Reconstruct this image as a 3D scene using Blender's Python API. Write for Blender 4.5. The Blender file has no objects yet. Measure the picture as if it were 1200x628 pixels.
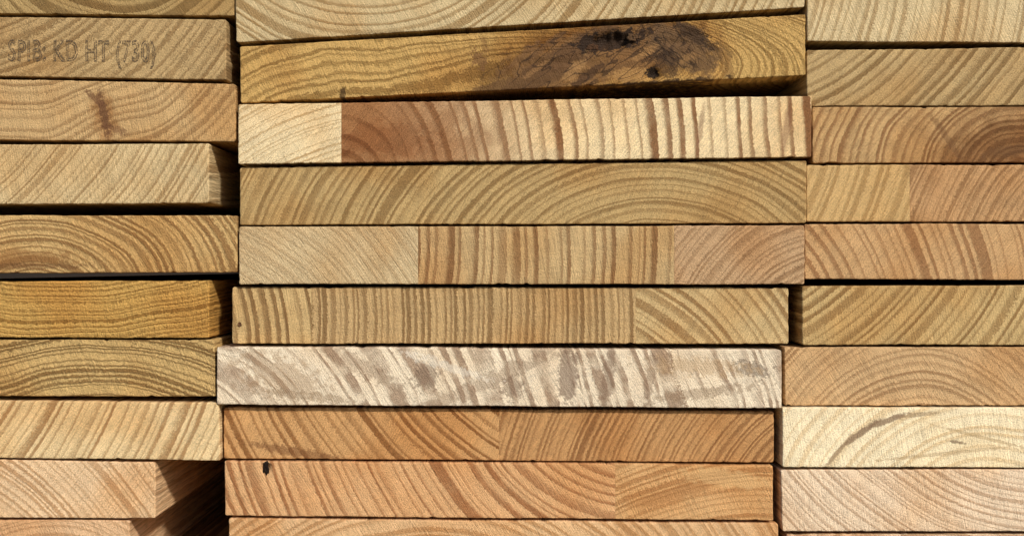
import bpy, math, random, bmesh
from mathutils import Vector, noise as mn
S=0.00055; D=1500.0; LEN=3600.0
sc=bpy.context.scene; col=sc.collection
def lin(c,desat=0.0):
    lum=.3*c[0]+.59*c[1]+.11*c[2]
    r=[]
    for v in c:
        v=(v+(lum-v)*desat)/255.0
        r.append(v/12.92 if v<=0.04045 else ((v+0.055)/1.055)**2.4)
    return (r[0],r[1],r[2],1.0)
# ---------------------------------------------------------------- node helpers
class NT:
    def __init__(s,t): s.t=t; s.n=t.nodes; s.l=t.links
    def put(s,sock,v):
        if isinstance(v,bpy.types.NodeSocket): s.l.new(v,sock)
        elif v is not None: sock.default_value=v
    def m(s,op,a,b=None,c=None,clamp=False):
        n=s.n.new('ShaderNodeMath'); n.operation=op; n.use_clamp=clamp
        s.put(n.inputs[0],a)
        if b is not None: s.put(n.inputs[1],b)
        if c is not None: s.put(n.inputs[2],c)
        return n.outputs[0]
    def v(s,op,a,b=None):
        n=s.n.new('ShaderNodeVectorMath'); n.operation=op
        s.put(n.inputs[0],a)
        if b is not None: s.put(n.inputs[1],b)
        return n.outputs['Value'] if op in('LENGTH','DOT_PRODUCT') else n.outputs[0]
    def xyz(s,x,y,z):
        n=s.n.new('ShaderNodeCombineXYZ'); s.put(n.inputs[0],x); s.put(n.inputs[1],y); s.put(n.inputs[2],z); return n.outputs[0]
    def sep(s,a):
        n=s.n.new('ShaderNodeSeparateXYZ'); s.put(n.inputs[0],a); return n.outputs
    def noise(s,vec,scale=1,detail=2,rough=.5,col=False,dim='3D'):
        n=s.n.new('ShaderNodeTexNoise'); n.noise_dimensions=dim
        if dim=='1D': s.put(n.inputs['W'],vec)
        else: s.put(n.inputs['Vector'],vec)
        s.put(n.inputs['Scale'],scale); n.inputs['Detail'].default_value=detail; n.inputs['Roughness'].default_value=rough
        return n.outputs['Color'] if col else n.outputs[0]
    def ss(s,x,a,b):
        n=s.n.new('ShaderNodeMapRange'); n.interpolation_type='SMOOTHSTEP'
        s.put(n.inputs[0],x); s.put(n.inputs[1],a); s.put(n.inputs[2],b); n.inputs[3].default_value=0; n.inputs[4].default_value=1
        return n.outputs[0]
    def mix(s,f,a,b,mode='MIX'):
        n=s.n.new('ShaderNodeMix'); n.data_type='RGBA'; n.blend_type=mode
        s.put(n.inputs[0],f); s.put(n.inputs[6],a); s.put(n.inputs[7],b); return n.outputs[2]
def group(name,ins,outs):
    g=bpy.data.node_groups.new(name,'ShaderNodeTree')
    for n,t,d in ins:
        k=g.interface.new_socket(n,in_out='INPUT',socket_type=t)
        if d is not None: k.default_value=d
    for n,t in outs: g.interface.new_socket(n,in_out='OUTPUT',socket_type=t)
    w=NT(g); gi=g.nodes.new('NodeGroupInput'); go=g.nodes.new('NodeGroupOutput')
    return g,w,gi,go
F='NodeSocketFloat'; V='NodeSocketVector'; C='NodeSocketColor'
WG,w,gi,go=group('end_grain',[('P',V,None),('CX',F,0),('CY',F,0),('Aspect',F,1),('Spacing',F,14),('Warp',F,12),('Irreg',F,1),('Late',F,.45),
  ('Contrast',F,1),('Seed',F,0),('Light',C,None),('Dark',C,None),('Tint',C,None),('Heart',C,None),('HeartR',F,-100),('HeartRing',F,.5),('RayK',F,150),('SawA',F,1.2),('Saw',F,1),('Bend',F,0),('Broken',F,0),('Torn',F,0)],
  [('Color',C),('Height',F)])
I=gi.outputs
ps=w.sep(I['P'])
Pz=w.m('MULTIPLY',ps[2],0.04)
seed=I['Seed']
Q=w.xyz(w.m('ADD',ps[0],w.m('MULTIPLY',seed,37.3)),w.m('ADD',ps[1],w.m('MULTIPLY',seed,91.7)),Pz)
def off(sock_color,amp):
    return w.v('MULTIPLY',w.v('SUBTRACT',sock_color,(.5,.5,.5)),w.xyz(amp,amp,0.0))
w1=off(w.noise(Q,1/110,2,.34,True),w.m('MULTIPLY',I['Warp'],1.7))
fine=w.noise(Q,1/2.1,2,.85)
p=w.v('ADD',I['P'],w1)
pp=w.sep(p)
dx=w.m('SUBTRACT',w.m('ADD',pp[0],w.m('MULTIPLY',ps[2],.018)),I['CX'])
dy=w.m('MULTIPLY',w.m('SUBTRACT',w.m('ADD',pp[1],w.m('MULTIPLY',ps[2],.03)),I['CY']),I['Aspect'])
r=w.m('ADD',w.v('LENGTH',w.xyz(dx,dy,0)),I['Bend'])
rr=w.m('DIVIDE',r,I['Spacing'])
t=w.m('ADD',rr,w.m('MULTIPLY',w.m('SUBTRACT',w.noise(w.m('ADD',w.m('MULTIPLY',rr,.5),seed),1,1,.5,dim='1D'),.5),w.m('MULTIPLY',I['Irreg'],1.7)))
med=w.noise(Q,1/5.5,1,.6)
t=w.m('ADD',t,w.m('DIVIDE',w.m('ADD',w.m('MULTIPLY',w.m('SUBTRACT',fine,.5),w.m('MULTIPLY_ADD',I['Torn'],6.0,4.4)),w.m('MULTIPLY',w.m('SUBTRACT',med,.5),w.m('MULTIPLY_ADD',I['Torn'],6.0,2.0))),I['Spacing']))
fl=w.m('FLOOR',t); f=w.m('FRACT',t)
wnn=w.n.new('ShaderNodeTexWhiteNoise'); wnn.noise_dimensions='1D'; w.put(wnn.inputs['W'],w.m('ADD',fl,seed)); wn=wnn.outputs[0]
a=w.m('SUBTRACT',w.m('SUBTRACT',1.04,I['Late']),w.m('MULTIPLY',w.m('SUBTRACT',wn,.5),.3))
late=w.m('MULTIPLY',w.ss(f,w.m('SUBTRACT',a,.2),w.m('ADD',a,.10)),w.m('SUBTRACT',1.0,w.ss(f,.95,1.0)))
patch=w.noise(Q,1/30,2,.6)
pf=w.m('ADD',w.m('MULTIPLY_ADD',patch,1.0,.44),w.m('MULTIPLY',w.m('SUBTRACT',patch,.52),w.m('MULTIPLY',I['Broken'],5.0)))
late=w.m('MULTIPLY',late,w.m('MULTIPLY',w.m('MULTIPLY_ADD',wn,.6,.52),pf),clamp=True)
base=w.mix(w.m('MULTIPLY',late,I['Contrast'],clamp=True),I['Light'],I['Dark'])
hm=w.m('SUBTRACT',1.0,w.ss(w.m('ADD',r,w.m('MULTIPLY',w.m('SUBTRACT',patch,.5),90.0)),w.m('SUBTRACT',I['HeartR'],110.0),w.m('ADD',I['HeartR'],60.0)))
hc=w.mix(w.m('MULTIPLY',late,I['HeartRing']),I['Heart'],w.mix(1.0,I['Heart'],(.46,.40,.34,1),'MULTIPLY'))
base=w.mix(w.m('MULTIPLY',hm,.92),base,hc)
tm=w.ss(w.noise(Q,1/130,2,.55),.42,.68)
base=w.mix(w.m('MULTIPLY',tm,.6),base,I['Tint'],'MULTIPLY')
ang=w.m('ARCTAN2',dy,dx)
ray=w.noise(w.xyz(w.m('MULTIPLY',ang,I['RayK']),w.m('MULTIPLY',r,.05),seed),1,1,.6)
ca=w.m('COSINE',I['SawA']); sa=w.m('SINE',I['SawA'])
su=w.m('ADD',w.m('MULTIPLY',ps[0],ca),w.m('MULTIPLY',ps[1],sa)); sv=w.m('SUBTRACT',w.m('MULTIPLY',ps[1],ca),w.m('MULTIPLY',ps[0],sa))
saw=w.noise(w.xyz(w.m('MULTIPLY',su,.025),w.m('MULTIPLY',sv,.65),seed),1,2,.85)
grit=w.noise(Q,1/1.0,1,.9)
k=w.m('MULTIPLY_ADD',w.m('SUBTRACT',fine,.5),1.25,1.0)
k=w.m('ADD',k,w.m('MULTIPLY',w.m('SUBTRACT',ray,.5),.3))
k=w.m('ADD',k,w.m('MULTIPLY',w.m('MULTIPLY',w.m('SUBTRACT',saw,.5),.8),I['Saw']))
k=w.m('ADD',k,w.m('MULTIPLY',w.m('SUBTRACT',grit,.5),1.2))
k=w.m('ADD',k,w.m('MULTIPLY',w.m('SUBTRACT',patch,.5),.4))
k=w.m('SUBTRACT',k,w.m('MULTIPLY',w.ss(fine,.58,.68),w.m('MULTIPLY_ADD',late,-.25,w.m('MULTIPLY_ADD',I['Torn'],.2,.34))))
base=w.mix(1.0,base,w.xyz(k,k,k),'MULTIPLY')
w.l.new(base,go.inputs['Color'])
h=w.m('ADD',w.m('MULTIPLY',late,w.m('MULTIPLY_ADD',I['Torn'],1.5,.15)),w.m('MULTIPLY',fine,w.m('MULTIPLY_ADD',I['Torn'],1.2,1.0)))
h=w.m('ADD',h,w.m('MULTIPLY',w.m('MULTIPLY',saw,1.1),I['Saw'])); h=w.m('ADD',h,w.m('MULTIPLY',grit,.9)); h=w.m('ADD',h,w.m('MULTIPLY',w.m('MULTIPLY',med,I['Torn']),2.2))
w.l.new(h,go.inputs['Height'])
BG,w,gi,go=group('blemish_mask',[('P',V,None),('C',V,None),('RX',F,10),('RY',F,10),('A',F,0),('Rough',F,.5),('NS',F,12),('Soft',F,.4)],[('Mask',F)])
I=gi.outputs
d=w.sep(w.v('SUBTRACT',I['P'],I['C']))
ca=w.m('COSINE',I['A']); sa=w.m('SINE',I['A'])
u=w.m('DIVIDE',w.m('ADD',w.m('MULTIPLY',d[0],ca),w.m('MULTIPLY',d[1],sa)),I['RX']); vv=w.m('DIVIDE',w.m('SUBTRACT',w.m('MULTIPLY',d[1],ca),w.m('MULTIPLY',d[0],sa)),I['RY'])
zz=w.m('MULTIPLY',d[2],1/160.)
dd=w.m('ADD',w.v('LENGTH',w.xyz(u,vv,zz)),w.m('MULTIPLY',w.m('SUBTRACT',w.noise(I['P'],w.m('DIVIDE',1.0,I['NS']),3,.7),.5),w.m('MULTIPLY',I['Rough'],3.0)))
w.l.new(w.m('SUBTRACT',1.0,w.ss(dd,w.m('SUBTRACT',1.0,I['Soft']),w.m('ADD',1.0,I['Soft']))),go.inputs['Mask'])

mcount=[0]
def wood(org,c,sp,light,dark,warp=9,irreg=1,late=.42,contrast=1,aspect=1,tint=(238,214,184),heart=(150,95,50),hr=-200,hring=.5,saw=1,sawa=None,bl=(),bend=(),swirl=(),roughness=.8,mid=None,broken=0,cracks=(),desat=0.05,torn=.12):
    mcount[0]+=1; i=mcount[0]
    m=bpy.data.materials.new('sawn_pine'); m.use_nodes=True
    t=NT(m.node_tree); bs=t.n['Principled BSDF']
    tc=t.n.new('ShaderNodeTexCoord')
    P=t.v('ADD',t.v('MULTIPLY',tc.outputs['Object'],(1/S,1/S,-1/S)),(org[0],0,org[1]))
    q=t.sep(P); P=t.xyz(q[0],q[2],q[1])
    g=t.n.new('ShaderNodeGroup'); g.node_tree=WG; t.l.new(P,g.inputs['P'])
    def blem(b):
        n=t.n.new('ShaderNodeGroup'); n.node_tree=BG; t.l.new(P,n.inputs['P'])
        n.inputs['C'].default_value=(b[0],b[1],0); n.inputs['RX'].default_value=b[2]; n.inputs['RY'].default_value=b[3]
        n.inputs['A'].default_value=math.radians(b[4]); n.inputs['Rough'].default_value=b[5]; n.inputs['NS'].default_value=b[6]; n.inputs['Soft'].default_value=b[7]
        return n.outputs[0]
    bn=None
    for b in bend:      # (x,y,rx,ry,amount)
        mk=t.m('MULTIPLY',blem((b[0],b[1],b[2],b[3],0,.02,40,.95)),float(b[4])); bn=mk if bn is None else t.m('ADD',bn,mk)
    for b in swirl:     # (x,y,rx,ry,sx,sy,gain): rings of the knot itself mixed into the field
        ln=t.v('LENGTH',t.v('MULTIPLY',t.v('SUBTRACT',P,(b[0],b[1],0)),(b[4],b[5],0)))
        mk=t.m('MULTIPLY',t.m('MULTIPLY',blem((b[0],b[1],b[2],b[3],0,.03,60,.9)),ln),float(b[6])); bn=mk if bn is None else t.m('ADD',bn,mk)
    if bn is not None: t.l.new(bn,g.inputs['Bend'])
    ray=max(40,(math.hypot(c[0]-(mid or org)[0],c[1]-org[1]))/2.3)
    for k,v in dict(CX=c[0],CY=c[1],Aspect=aspect,Spacing=sp*.85,Warp=warp,Irreg=irreg,Late=late,Contrast=contrast*.97,Seed=i*1.37,HeartR=hr,HeartRing=hring,RayK=ray,Saw=saw,Broken=broken,Torn=torn,
        SawA=sawa if sawa is not None else random.Random(i).choice([1.15,1.0,-1.1,1.4,-.9])).items(): g.inputs[k].default_value=v
    for k,v in dict(Light=light,Dark=dark,Heart=heart).items(): g.inputs[k].default_value=lin(v,desat)
    g.inputs['Tint'].default_value=lin(tint)
    colr=g.outputs['Color']
    for b in bl:        # (x,y,rx,ry,angle,rough,noise size,soft,colour,strength,mode)
        colr=t.mix(t.m('MULTIPLY',blem(b),float(b[9])),colr,lin(b[8]),'MULTIPLY' if len(b)>10 else 'MIX')
    for b in cracks:    # (x,y,rx,ry,angle,rough,ns,soft,colour,strength, scale, width, stretch-angle)
        a=math.radians(b[12]); 
        cu_=t.m('ADD',t.m('MULTIPLY',q[0],math.cos(a)),t.m('MULTIPLY',q[2],math.sin(a))); cv_=t.m('SUBTRACT',t.m('MULTIPLY',q[2],math.cos(a)),t.m('MULTIPLY',q[0],math.sin(a)))
        nz=t.noise(t.xyz(t.m('MULTIPLY',cu_,.3/b[10]),t.m('MULTIPLY',cv_,1/b[10]),t.m('MULTIPLY',q[1],.004)),1,1.5,.5)
        rg=t.m('SUBTRACT',1.0,t.ss(t.m('ABSOLUTE',t.m('SUBTRACT',nz,.5)),b[11]*.3,b[11]))
        colr=t.mix(t.m('MULTIPLY',t.m('MULTIPLY',blem(b),rg),float(b[9])),colr,lin(b[8]))
    t.l.new(colr,bs.inputs['Base Color']); bs.inputs['Roughness'].default_value=roughness; bs.inputs['Specular IOR Level'].default_value=.2
    bp=t.n.new('ShaderNodeBump'); bp.inputs['Strength'].default_value=.75; bp.inputs['Distance'].default_value=S*1.6
    t.l.new(g.outputs['Height'],bp.inputs['Height']); t.l.new(bp.outputs[0],bs.inputs['Normal'])
    return m
# ---------------------------------------------------------------- geometry
def n1(x,s): return mn.noise(Vector((x,s*7.31,s*3.17)))
def stave_mesh(q,xa,xb,outl,outr,org,p,seed,pits=(),name='stave'):
    (TL,TR,BR,BL)=q; k=(D-p)/D
    rc=2.0+1.6*abs(n1(3.3,seed)); bev=1.3
    def edge(A,B,x,s):
        tt=(x-A[0])/(B[0]-A[0])
        y=A[1]+(B[1]-A[1])*tt
        y+=.7*n1(x/90,s)+.3*n1(x/14,s+5)+.4*n1(x/3.1,s+9)
        ch=n1(x/8,s+13)
        return y,max(0,ch-.42)*4
    w=xb-xa
    us=[0,.5,1.1,2,3.2,5]; n=max(2,int((w-10)/2.4)); us+=[5+(w-10)*i/n for i in range(1,n)]+[w-5,w-3.2,w-2,w-1.1,w-.5,w]
    vs=[0,.3,.7,1.3,3,5]; vs+=[5+58*i/17 for i in range(1,17)]+[63,65,66.7,67.3,67.7,68]
    vs=[a/68 for a in vs]
    verts=[];faces=[]
    def xl(v): return (TL[0]+(BL[0]-TL[0])*v + .5*n1(v*9,seed+31)+.4*n1(v*30,seed+33)) if outl else xa+.25*n1(v*6,seed+3)
    def xr(v): return (TR[0]+(BR[0]-TR[0])*v + .5*n1(v*9,seed+41)+.4*n1(v*30,seed+43)) if outr else xb+.25*n1(v*6,seed+7)
    def ins(d): 
        if d>=rc: return 0
        return rc-math.sqrt(max(0,rc*rc-(rc-d)**2))
    for v in vs:
        for u in us:
            x=xl(v)+(xr(v)-xl(v))*u/w
            tp,c1=edge(TL,TR,x,seed+.1); bt,c2=edge(BL,BR,x,seed+.7)
            i_=0
            if outl: i_=max(i_,ins(u))
            if outr: i_=max(i_,ins(w-u))
            tp+=i_+c1; bt-=i_+c2
            y=tp+(bt-tp)*v
            ds=[v*(bt-tp),(1-v)*(bt-tp)]
            if outl: ds.append(u)
            if outr: ds.append(w-u)
            db=min(ds); dep=0
            if db<bev: dep=bev*(1-math.sqrt(max(0,1-(1-db/bev)**2)))
            dep+=.5*mn.noise(Vector((x/40,y/40,seed)))+.25*mn.noise(Vector((x/5,y/5,seed)))
            for (hx,hy,rx,ry,dp) in pits:
                e=((x-hx)/rx)**2+((y-hy)/ry)**2+.9*mn.noise(Vector((x/6,y/6,2.2)))
                dep+=dp*math.exp(-max(0,e)**2)
            verts.append((x,y,dep))
    nu=len(us);nv=len(vs)
    for j in range(nv-1):
        for i in range(nu-1):
            a=j*nu+i; faces.append((a,a+nu,a+nu+1,a+1))
    loop=[i for i in range(nu)]+[j*nu+nu-1 for j in range(1,nv)]+[(nv-1)*nu+i for i in range(nu-2,-1,-1)]+[j*nu for j in range(nv-2,0,-1)]
    prev=loop
    for dpt in (4,14,60,300,1200,LEN):
        new=[]
        for a in loop:
            x,y,_=verts[a]
            wob=1.2*n1(dpt/300,seed) if dpt>20 else 0
            new.append(len(verts)); verts.append((x,y+wob,dpt))
        m_=len(loop)
        for i in range(m_): faces.append((prev[i],prev[(i+1)%m_],new[(i+1)%m_],new[i]))
        prev=new
    faces.append(tuple(prev))
    vv=[((x-org[0])*S*k,d*S,(org[1]-y)*S*k) for x,y,d in verts]
    me=bpy.data.meshes.new(name); me.from_pydata(vv,[],faces); me.update()
    bm=bmesh.new(); bm.from_mesh(me); bmesh.ops.recalc_face_normals(bm,faces=bm.faces); bm.to_mesh(me); bm.free()
    me.polygons.foreach_set('use_smooth',[True]*(len(me.polygons)-1)+[False]); 
    return me
bcount=[0]; meta={}
def board(q,label,grp,staves,p=0,pits=()):
    """q = TL,TR,BR,BL ; staves = list of (xstart, dict) """
    bcount[0]+=1; seed=bcount[0]*2.417
    (TL,TR,BR,BL)=q
    org=((TL[0]+TR[0])/2,(BL[1]+BR[1])/2); k=(D-p)/D
    loc=((org[0]-600)*S*k,-p*S,(314-org[1])*S*k)
    if len(staves)==1:
        me=stave_mesh(q,TL[0],TR[0],True,True,org,p,seed,pits,'wooden_board'); o=bpy.data.objects.new('wooden_board',me)
        me.materials.append(wood(org,**staves[0][1]))
    else:
        o=bpy.data.objects.new('wooden_board',None); o.empty_display_size=.02
        for i,(xs,d) in enumerate(staves):
            xa=TL[0] if i==0 else xs; xb=TR[0] if i==len(staves)-1 else staves[i+1][0]
            d=dict(d); d['mid']=((xa+xb)/2,0)
            me=stave_mesh(q,xa,xb,i==0,i==len(staves)-1,org,p,seed,pits,'stave')
            me.materials.append(wood(org,**d))
            s=bpy.data.objects.new('stave',me); col.objects.link(s); s.parent=o
    o.location=loc; col.objects.link(o)
    o['label']=label; o['category']='board'; o['group']=grp
    meta[o.name]=org
    return o
def knot(o,x,y,rx,ry,c,name='knot',seed=1,jag=.22,dark=.45,lift=.5):
    org=meta[o.name]; vs=[];fs=[];N=36
    for j,(rr,dp) in enumerate([(1.0,.5),(.9,-lift),(.6,-lift*1.8),(.3,-lift)]):
        for i in range(N):
            a=2*math.pi*i/N; k=1+jag*(mn.noise(Vector((math.cos(a)*1.6,math.sin(a)*1.6,seed+j*.2)))+.7*mn.noise(Vector((math.cos(a)*5,math.sin(a)*5,seed))))
            vs.append(((x+rx*rr*k*math.cos(a)-org[0])*S,dp*S,(org[1]-(y+ry*rr*k*math.sin(a)))*S))
    vs.append(((x-org[0])*S,.6*S,(org[1]-y)*S))
    for j in range(3):
        for i in range(N): fs.append((j*N+i,j*N+(i+1)%N,(j+1)*N+(i+1)%N,(j+1)*N+i))
    for i in range(N): fs.append((3*N+i,3*N+(i+1)%N,4*N))
    me=bpy.data.meshes.new(name); me.from_pydata(vs,[],fs); me.update()
    me.polygons.foreach_set('use_smooth',[True]*len(fs))
    me.materials.append(wood(org,(x+1,y),2.6,c,tuple(int(v*dark) for v in c),warp=3,contrast=1))
    s=bpy.data.objects.new(name,me); col.objects.link(s); s.parent=o; return s
def Q(x0,x1,tl,tr,br,bl,dx0=0,dx1=0): return ((x0,tl),(x1,tr),(x1+dx1,br),(x0+dx0,bl))
GL='boards in the left stack'; GM='boards in the middle stack'; GR='boards in the right stack'
def W(c,sp,l,d,**k): return dict(c=c,sp=sp,light=l,dark=d,**k)
# ---------------------------------------------------------------- middle stack
board(Q(275,943,-22,-58,9,50,2,0),'grey tan board tilted up to the right, topmost in the middle stack',GM,
  [(0,W((430,-190),13,(210,186,140),(156,124,78),contrast=.95,late=.4))],p=4)
b=board(Q(281,944,55,17,88,121,1,0),'golden brown board with a large dark knot and hollow in its end grain',GM,
  [(0,W((560,330),10,(206,166,98),(142,106,52),contrast=.9,late=.42,warp=12,roughness=.6,torn=.35,
   swirl=[(735,66,260,150,.5,2.0,1.2)],
   bl=[(695,64,146,44,-6,.22,34,.3,(214,202,184),.95,1),
       (705,62,124,37,-12,.35,20,.22,(190,172,150),.95,1),
       (700,66,112,30,-12,.5,18,.25,(136,102,66),.6),
       (655,74,88,15,-33,.6,15,.22,(102,73,47),.85),(604,99,62,8,-12,.7,12,.25,(108,78,48),.8),
       (562,70,12,8,50,1,8,.2,(118,82,50),.75),(568,53,4,10,-15,.8,8,.3,(124,88,50),.5),
       (800,58,48,25,24,.6,15,.25,(108,82,56),.85),(815,42,30,7,32,1,9,.15,(64,47,33),.8),(782,74,12,18,-20,1,8,.2,(76,55,37),.7),(850,70,7,22,-14,.8,10,.25,(128,94,54),.5),
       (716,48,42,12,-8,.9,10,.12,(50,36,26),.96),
       (690,88,26,5,-35,.9,8,.15,(84,59,38),.85),(640,54,36,3.5,-38,.9,8,.2,(112,80,50),.7),(612,66,26,3,-42,.9,8,.2,(120,86,54),.6),
       (738,88,26,8,-4,.8,8,.3,(186,142,86),.7),(674,82,7,20,38,.9,9,.3,(178,136,86),.55),(754,63,16,5,-30,1,7,.3,(168,126,78),.6),(806,68,14,4,-25,1,7,.3,(160,120,74),.5),(630,80,20,3,-36,.9,7,.3,(166,124,78),.5),
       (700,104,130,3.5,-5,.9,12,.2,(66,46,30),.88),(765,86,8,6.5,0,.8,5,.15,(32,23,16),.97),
       (402,112,3.5,9,0,.6,6,.3,(60,40,22),.8)],
   cracks=[(695,66,120,36,-10,.4,20,.3,(62,43,28),.75,13,.026,-34),(800,58,52,26,0,.4,16,.3,(50,36,25),.75,10,.028,36)]))],
  p=2,pits=[(716,49,24,9,11),(766,87,7,6,7),(796,50,16,4,3.5),(650,74,50,3,2.5),(815,42,22,3,3),(690,88,20,3,2)])
knot(b,741,44,8,5,(104,76,50),seed=4,jag=.7); knot(b,694,56,7,4,(92,64,42),seed=7,jag=.7)
board(Q(279,951,122.5,112.5,184,192.5,0,0),'pale protruding board with a dark brown heartwood patch and bold vertical bands',GM,
  [(279,W((500,520),8.5,(240,216,170),(192,156,106),contrast=.95,late=.35,warp=4)),
   (400,W((402,214),19,(242,216,168),(138,96,60),contrast=1,late=.33,warp=9,irreg=.5,aspect=.8,heart=(164,114,72),hr=215,hring=.55,
      bl=[(450,165,60,20,0,.8,16,.4,(206,180,160),.6,1),(820,150,3,26,8,.4,10,.4,(124,80,62),.5),(920,150,4,30,8,.4,10,.4,(124,80,62),.5)]))],p=7)
board(Q(281,945,196,188,261.5,263.5),'olive brown board with broad low ring arches, directly beneath the heartwood patched board',GM,
  [(0,W((770,345),12.5,(194,162,108),(138,106,62),contrast=.9,late=.42,warp=8,aspect=1.4))],p=0)
board(Q(280,943,266,264.5,333,333),'tan board of three glued staves, the middle stave with dark upright bands',GM,
  [(280,W((180,520),9,(210,184,140),(184,154,112),contrast=.7,late=.4,warp=6)),
   (490,W((200,290),15,(204,172,122),(142,106,68),late=.42,warp=5,irreg=.9,bl=[(515,300,26,60,0,.3,20,.6,(236,210,186),.5,1)])),
   (790,W((985,430),8.8,(200,162,120),(150,114,78),contrast=.9,warp=5))],p=4)
b=board(Q(272,924,336.5,337,402.5,402.5),'tan board with dense narrow upright bands and a tiny knot at its left end',GM,
  [(272,W((100,400),15,(208,176,122),(136,104,64),warp=5,irreg=.8)),
   (365,W((0,372),9.6,(198,164,114),(140,108,68),warp=4,late=.44,irreg=.9)),
   (745,W((640,560),14,(208,178,126),(154,120,76),warp=6,aspect=1.0))],p=-4)
knot(b,280,380,2.4,3,(130,92,60),seed=2)
board(Q(254,916,406.5,410,478,474),'cream protruding board streaked with grey brown stain and broken bands',GM,
  [(0,W((180,600),20,(240,222,194),(152,124,100),late=.38,warp=20,broken=.65,irreg=1.5,contrast=.85,tint=(238,224,208),desat=0.02,
    bl=[(560,452,110,8,-24,1.3,12,.25,(154,128,104),.5),(330,440,50,20,20,1.3,12,.3,(172,142,110),.5),(430,432,50,9,30,1.3,9,.25,(148,122,98),.5),
        (665,440,11,34,4,1,8,.25,(118,92,76),.65),(712,440,7,34,8,1,8,.25,(134,108,88),.65),(760,445,6,30,8,1,8,.25,(144,118,96),.55),(880,432,22,8,12,1.3,8,.2,(112,94,80),.6),
        (500,440,14,16,20,1.3,7,.2,(126,104,86),.6),(600,455,12,14,30,1.3,7,.2,(134,110,90),.6),(520,428,50,5,18,1.3,7,.3,(246,236,218),.45),(820,460,60,6,-8,1.3,8,.25,(146,120,94),.5),(360,464,60,5,6,1.3,8,.25,(150,124,96),.5),(820,430,60,9,4,1.3,10,.3,(188,156,116),.45)]))],p=9)
board(Q(262,907,477,482,541.5,537,0,0),'orange brown board of two staves, coarse curved bands left and fine lines right',GM,
  [(262,W((760,250),13.5,(210,160,104),(144,96,52),warp=6,irreg=.9,bl=[(350,530,60,5,10,.8,8,.3,(112,70,40),.6)])),
   (585,W((1020,640),8.4,(200,150,96),(148,102,60),warp=5,late=.45))],p=-3)
b=board(Q(263,906,540,545,609.5,604,1,0),'salmon coloured board with a small black knot hole near its upper left corner',GM,
  [(263,W((760,410),14,(224,174,122),(162,108,66),warp=6,late=.36,irreg=.9)),
   (721,W((880,900),8.8,(220,172,116),(178,126,76),contrast=.85,warp=6,bl=[(800,575,60,8,-18,.6,14,.3,(174,122,74),.6),(850,560,50,10,8,.6,14,.3,(230,190,134),.5)]))],p=2,
   pits=[(312,549,4,6,6)])
knot(b,312,549,4,7,(44,30,20),seed=3,jag=.6)
board(Q(268,912,607,613,682,676),'pale orange board lowest in the middle stack, cut off by the bottom edge',GM,
  [(0,W((500,900),12,(228,184,134),(184,134,84),contrast=.85))],p=3)
# ---------------------------------------------------------------- left stack
X0=-190
board(Q(X0,275,-60,-48,19,14),'brown board topmost in the left stack, only its lower strip visible',GL,[(0,W((140,-120),14,(180,150,98),(128,100,58)))],p=0)
b=board(Q(X0,265,18,23,94,87,0,0),'tan board stamped with grade lettering on its end',GL,
  [(0,W((-60,-170),12,(194,162,112),(142,110,68),warp=10,contrast=.9,torn=.35))],p=4)
stampb=b
board(Q(X0,276,88.5+1,98.5,166,162),'tan board with a dark branching resin mark in its end',GL,
  [(0,W((40,-60),12,(206,170,118),(150,114,72),warp=11,contrast=.75,torn=.25,bend=[(122,135,40,40,18)],
   bl=[(122,137,14,28,-14,.6,12,.5,(206,180,156),.8,1),(122,135,5,28,-12,1,5,.4,(104,70,48),.8),(112,116,3.5,14,-50,1,5,.3,(112,76,52),.7),(136,152,13,4,20,1,5,.35,(118,80,54),.6)]))],p=2)
board(Q(X0,245,170,168.5,238,240.5),'pale board with fine slanting lines and a shadowed right side, above the widest left gap',GL,
  [(0,W((-330,-140),8.8,(218,192,144),(170,140,96),warp=5,contrast=.95))],p=6)
board(Q(X0,278,253,252.5,319,320.5),'golden board with arched rings around a dark core, just below the widest left gap',GL,
  [(0,W((38,345),11.5,(210,172,112),(150,112,66),aspect=1.5,warp=9,torn=.35,bl=[(30,303,52,9,0,.9,12,.25,(146,102,58),.6),(20,312,80,3.5,0,1,8,.3,(112,76,46),.6)]))],p=0)
board(Q(X0,245,330.5,329,396,394.5),'deep golden brown board with long flat wavy rings and a shaded right side',GL,
  [(0,W((70,240),13,(212,168,94),(152,112,54),aspect=2.4,warp=13,late=.42,roughness=.6,torn=.85,irreg=1.1,desat=0))],p=2)
board(Q(X0,251,397.5,398.5,464.5,463.5,0,2),'olive tan board with layered arch shaped rings directly above the pale slanted band board',GL,
  [(0,W((110,540),14,(208,172,110),(138,104,58),aspect=1.9,warp=14,irreg=1.3,torn=.75))],p=2)
board(Q(X0,256,467,472,539.5,533.5,0,2),'pale yellow board with bold forward slanting bands in the left stack',GL,
  [(0,W((-420,230),12,(236,206,154),(172,132,86),warp=5,late=.36,irreg=.8,contrast=.95))],p=6)
board(Q(X0,182,535.5,541.5,607,605.5),'pinkish pale board set in from the middle stack, its orange side face showing',GL,
  [(0,W((-150,800),8.6,(238,202,158),(190,146,102),warp=6,contrast=.9,late=.36))],p=4)
board(Q(X0,152,608.5,609.5,678,676),'pink tan board lowest in the left stack with a dark brown side face',GL,
  [(0,W((60,760),8.6,(230,188,144),(184,138,94),contrast=.85))],p=2)
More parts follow.
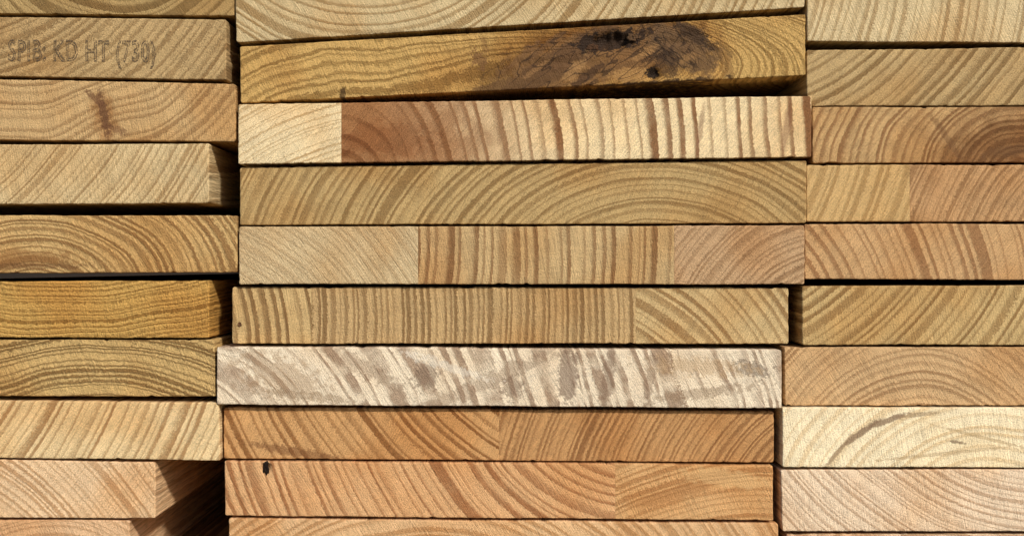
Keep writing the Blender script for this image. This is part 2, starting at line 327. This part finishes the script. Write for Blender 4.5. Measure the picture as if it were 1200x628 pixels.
# ---------------------------------------------------------------- right stack
X1=1400
board(Q(946,X1,-24,-20,52,48.5),'pale board topmost in the right stack',GR,[(0,W((720,-60),12.5,(218,194,148),(170,140,96),warp=6,contrast=.9,late=.38))],p=4)
board(Q(945,X1,59,53,123,124.5,1,0),'olive tan board with diagonal bands, second from the top of the right stack',GR,
  [(0,W((830,-160),13,(194,164,114),(138,108,66),aspect=1.0,warp=6,contrast=.95,irreg=.9))],p=-2)
board(Q(952,X1,125.5,125.5,190.5,191),'brown board darkening to reddish brown heartwood on its right',GR,
  [(0,W((1205,205),11.5,(200,162,110),(148,108,68),warp=14,heart=(156,112,70),hr=130,hring=.75,aspect=1.3,
     bl=[(1175,166,58,24,-8,.7,16,.5,(210,196,180),.8,1),(1182,178,30,7,-6,.9,10,.35,(112,80,52),.5),(1108,160,4,34,-34,.9,9,.3,(112,78,50),.5)]))],p=-4)
board(Q(945,X1,193.5,193,259.5,260),'honey board of two glued staves with a pale left stave, fourth down the right stack',GR,
  [(945,W((700,120),13,(212,174,116),(170,132,80),contrast=.8,warp=6)),(1066,W((1320,330),8.6,(198,154,106),(152,112,72),warp=5,contrast=.85))],p=-2)
board(Q(943,X1,262.5,262,329,327),'warm tan board with bold widely spaced curved bands in the right stack',GR,
  [(0,W((800,400),14,(206,164,114),(154,110,70),warp=8,late=.38,irreg=1,contrast=.9))],p=0)
board(Q(940,X1,335.5,333,404,404),'tan board with even diagonal bands beside a narrow black slot',GR,
  [(0,W((800,130),12.5,(206,174,118),(148,114,68),warp=5,irreg=.8))],p=0)
board(Q(919,X1,406.5,406.5,474.5,475,1,0),'light brown board with fine curved lines, right of the stained whitish board',GR,
  [(0,W((1080,640),8.8,(210,172,124),(160,122,82),aspect=.8,warp=7,contrast=.9))],p=-2)
board(Q(917,X1,477.5,477.5,548,547),'cream board with one sweeping grey brown stained arc',GR,
  [(0,W((1160,660),15,(250,232,194),(220,190,144),warp=8,contrast=.75,desat=0,tint=(250,236,214),
    bl=[(982,530,22,2.6,-50,.6,7,.25,(160,134,104),.75),(1008,508,26,3.6,-36,.6,7,.25,(146,120,94),.85),(1040,493,26,3.4,-20,.6,7,.25,(146,120,94),.85),(1075,486,24,2.6,-6,.6,7,.25,(160,134,104),.65),
        (1150,512,60,2,14,.8,8,.25,(192,164,122),.6),(1100,532,80,2,-6,1,8,.25,(188,160,120),.55),(1122,518,9,1.8,10,1,5,.2,(110,84,60),.7)]))],p=6)
board(Q(915,X1,550.5,549.5,622,622.5,2,0),'beige pink board with fine dense slanting lines, second from the bottom of the right stack',GR,
  [(0,W((1240,300),8.4,(242,216,184),(190,156,124),warp=6,contrast=.9,late=.38,desat=.02))],p=5)
board(Q(921,X1,625.5,625,692,692),'pinkish board lowest in the right stack, only its top sliver visible',GR,[(0,W((1100,900),11,(226,192,158),(180,142,106)))],p=2)
board(Q(X0,262,681,681,748,748),'tan board underneath the left stack just below the frame',GL,[(0,W((60,800),12,(210,170,120),(160,118,74)))],p=0)
board(Q(268,912,685,685,752,752),'tan board underneath the middle stack just below the frame',GM,[(0,W((560,900),12,(210,170,120),(160,118,74)))],p=0)
# added dark backdrop behind the stacks, blocks sky showing through the gaps
bm=bmesh.new(); bmesh.ops.create_cube(bm,size=1); 
for v in bm.verts: v.co=Vector((v.co.x*6000*S,v.co.y*60*S,v.co.z*2400*S))
bmesh.ops.bevel(bm,geom=bm.edges[:],offset=.003,segments=2,affect='EDGES')
me=bpy.data.meshes.new('added_backdrop'); bm.to_mesh(me); bm.free()
wo=bpy.data.objects.new('added_backdrop',me); wo.location=(0,(LEN+40)*S,-.04); col.objects.link(wo); wo['kind']='structure'
m=bpy.data.materials.new('dark_backdrop'); m.use_nodes=True; t=NT(m.node_tree); tc=t.n.new('ShaderNodeTexCoord')
t.l.new(t.mix(t.noise(tc.outputs['Object'],14,4,.6),lin((30,22,16)),lin((48,36,26))),t.n['Principled BSDF'].inputs['Base Color']); t.n['Principled BSDF'].inputs['Roughness'].default_value=.9
me.materials.append(m)
# ---------------------------------------------------------------- ink stamp
cu=bpy.data.curves.new('ink_stamp','FONT'); cu.body='SPIB: KD HT (730)'; cu.size=34; cu.fill_mode='NONE'; cu.bevel_depth=1.0; cu.bevel_resolution=1; cu.space_character=1.1
to=bpy.data.objects.new('tmp',cu); col.objects.link(to)
bpy.context.view_layer.update()
me=bpy.data.meshes.new_from_object(to.evaluated_get(bpy.context.evaluated_depsgraph_get())); bpy.data.objects.remove(to)
xs=[v.co.x for v in me.vertices]; w0=max(xs)-min(xs); kx=172/w0
so_=meta[stampb.name]
for v in me.vertices:
    x=10+(v.co.x-min(xs))*kx; y=71-v.co.y*1.0+ (x-10)*.008
    x+=.7*mn.noise(Vector((x/5,y/5,1))); y+=.7*mn.noise(Vector((x/5,y/5,7)))
    v.co=((x-so_[0])*S,(v.co.z*.12-.5)*S,(so_[1]-y)*S)
me.name='ink_stamp'
m=bpy.data.materials.new('worn_stamp_ink'); m.use_nodes=True; t=NT(m.node_tree); bs=t.n['Principled BSDF']
tc=t.n.new('ShaderNodeTexCoord'); nn=t.noise(tc.outputs['Object'],1/(2.6*S),3,.85)
t.l.new(t.mix(nn,lin((86,72,56)),lin((128,106,80))),bs.inputs['Base Color']); bs.inputs['Roughness'].default_value=.9
t.l.new(t.m('MULTIPLY',t.ss(nn,.40,.56),.6),bs.inputs['Alpha'])
me.materials.append(m)
so=bpy.data.objects.new('ink_stamp',me); col.objects.link(so); so.parent=stampb; so['label']='grey stamped letters SPIB: KD HT (730)'
# ---------------------------------------------------------------- camera and light
cam=bpy.data.cameras.new('camera'); co=bpy.data.objects.new('camera',cam); col.objects.link(co)
cam.sensor_width=36; cam.lens=36*D/1200; cam.clip_start=.01; cam.clip_end=100
co.location=(0,-D*S,0); co.rotation_euler=(math.radians(90),0,0); sc.camera=co
sd=Vector((.40,-.68,.50)).normalized()
su=bpy.data.lights.new('sun','SUN'); su.energy=3.7; su.angle=math.radians(5); su.color=(1,.94,.84)
so=bpy.data.objects.new('sun',su); col.objects.link(so); so.rotation_euler=sd.to_track_quat('Z','Y').to_euler(); so.location=(.5,-2,2)
wd=bpy.data.worlds.new('World'); sc.world=wd; wd.use_nodes=True; t=NT(wd.node_tree)
sk=t.n.new('ShaderNodeTexSky'); sk.sky_type='NISHITA'; sk.sun_disc=False; sk.sun_elevation=math.asin(sd.z); sk.sun_rotation=math.atan2(sd.x,sd.y)
t.l.new(sk.outputs[0],t.n['Background'].inputs[0]); t.n['Background'].inputs[1].default_value=.1
sc.view_settings.view_transform='Standard'; sc.view_settings.look='None'; sc.view_settings.exposure=0
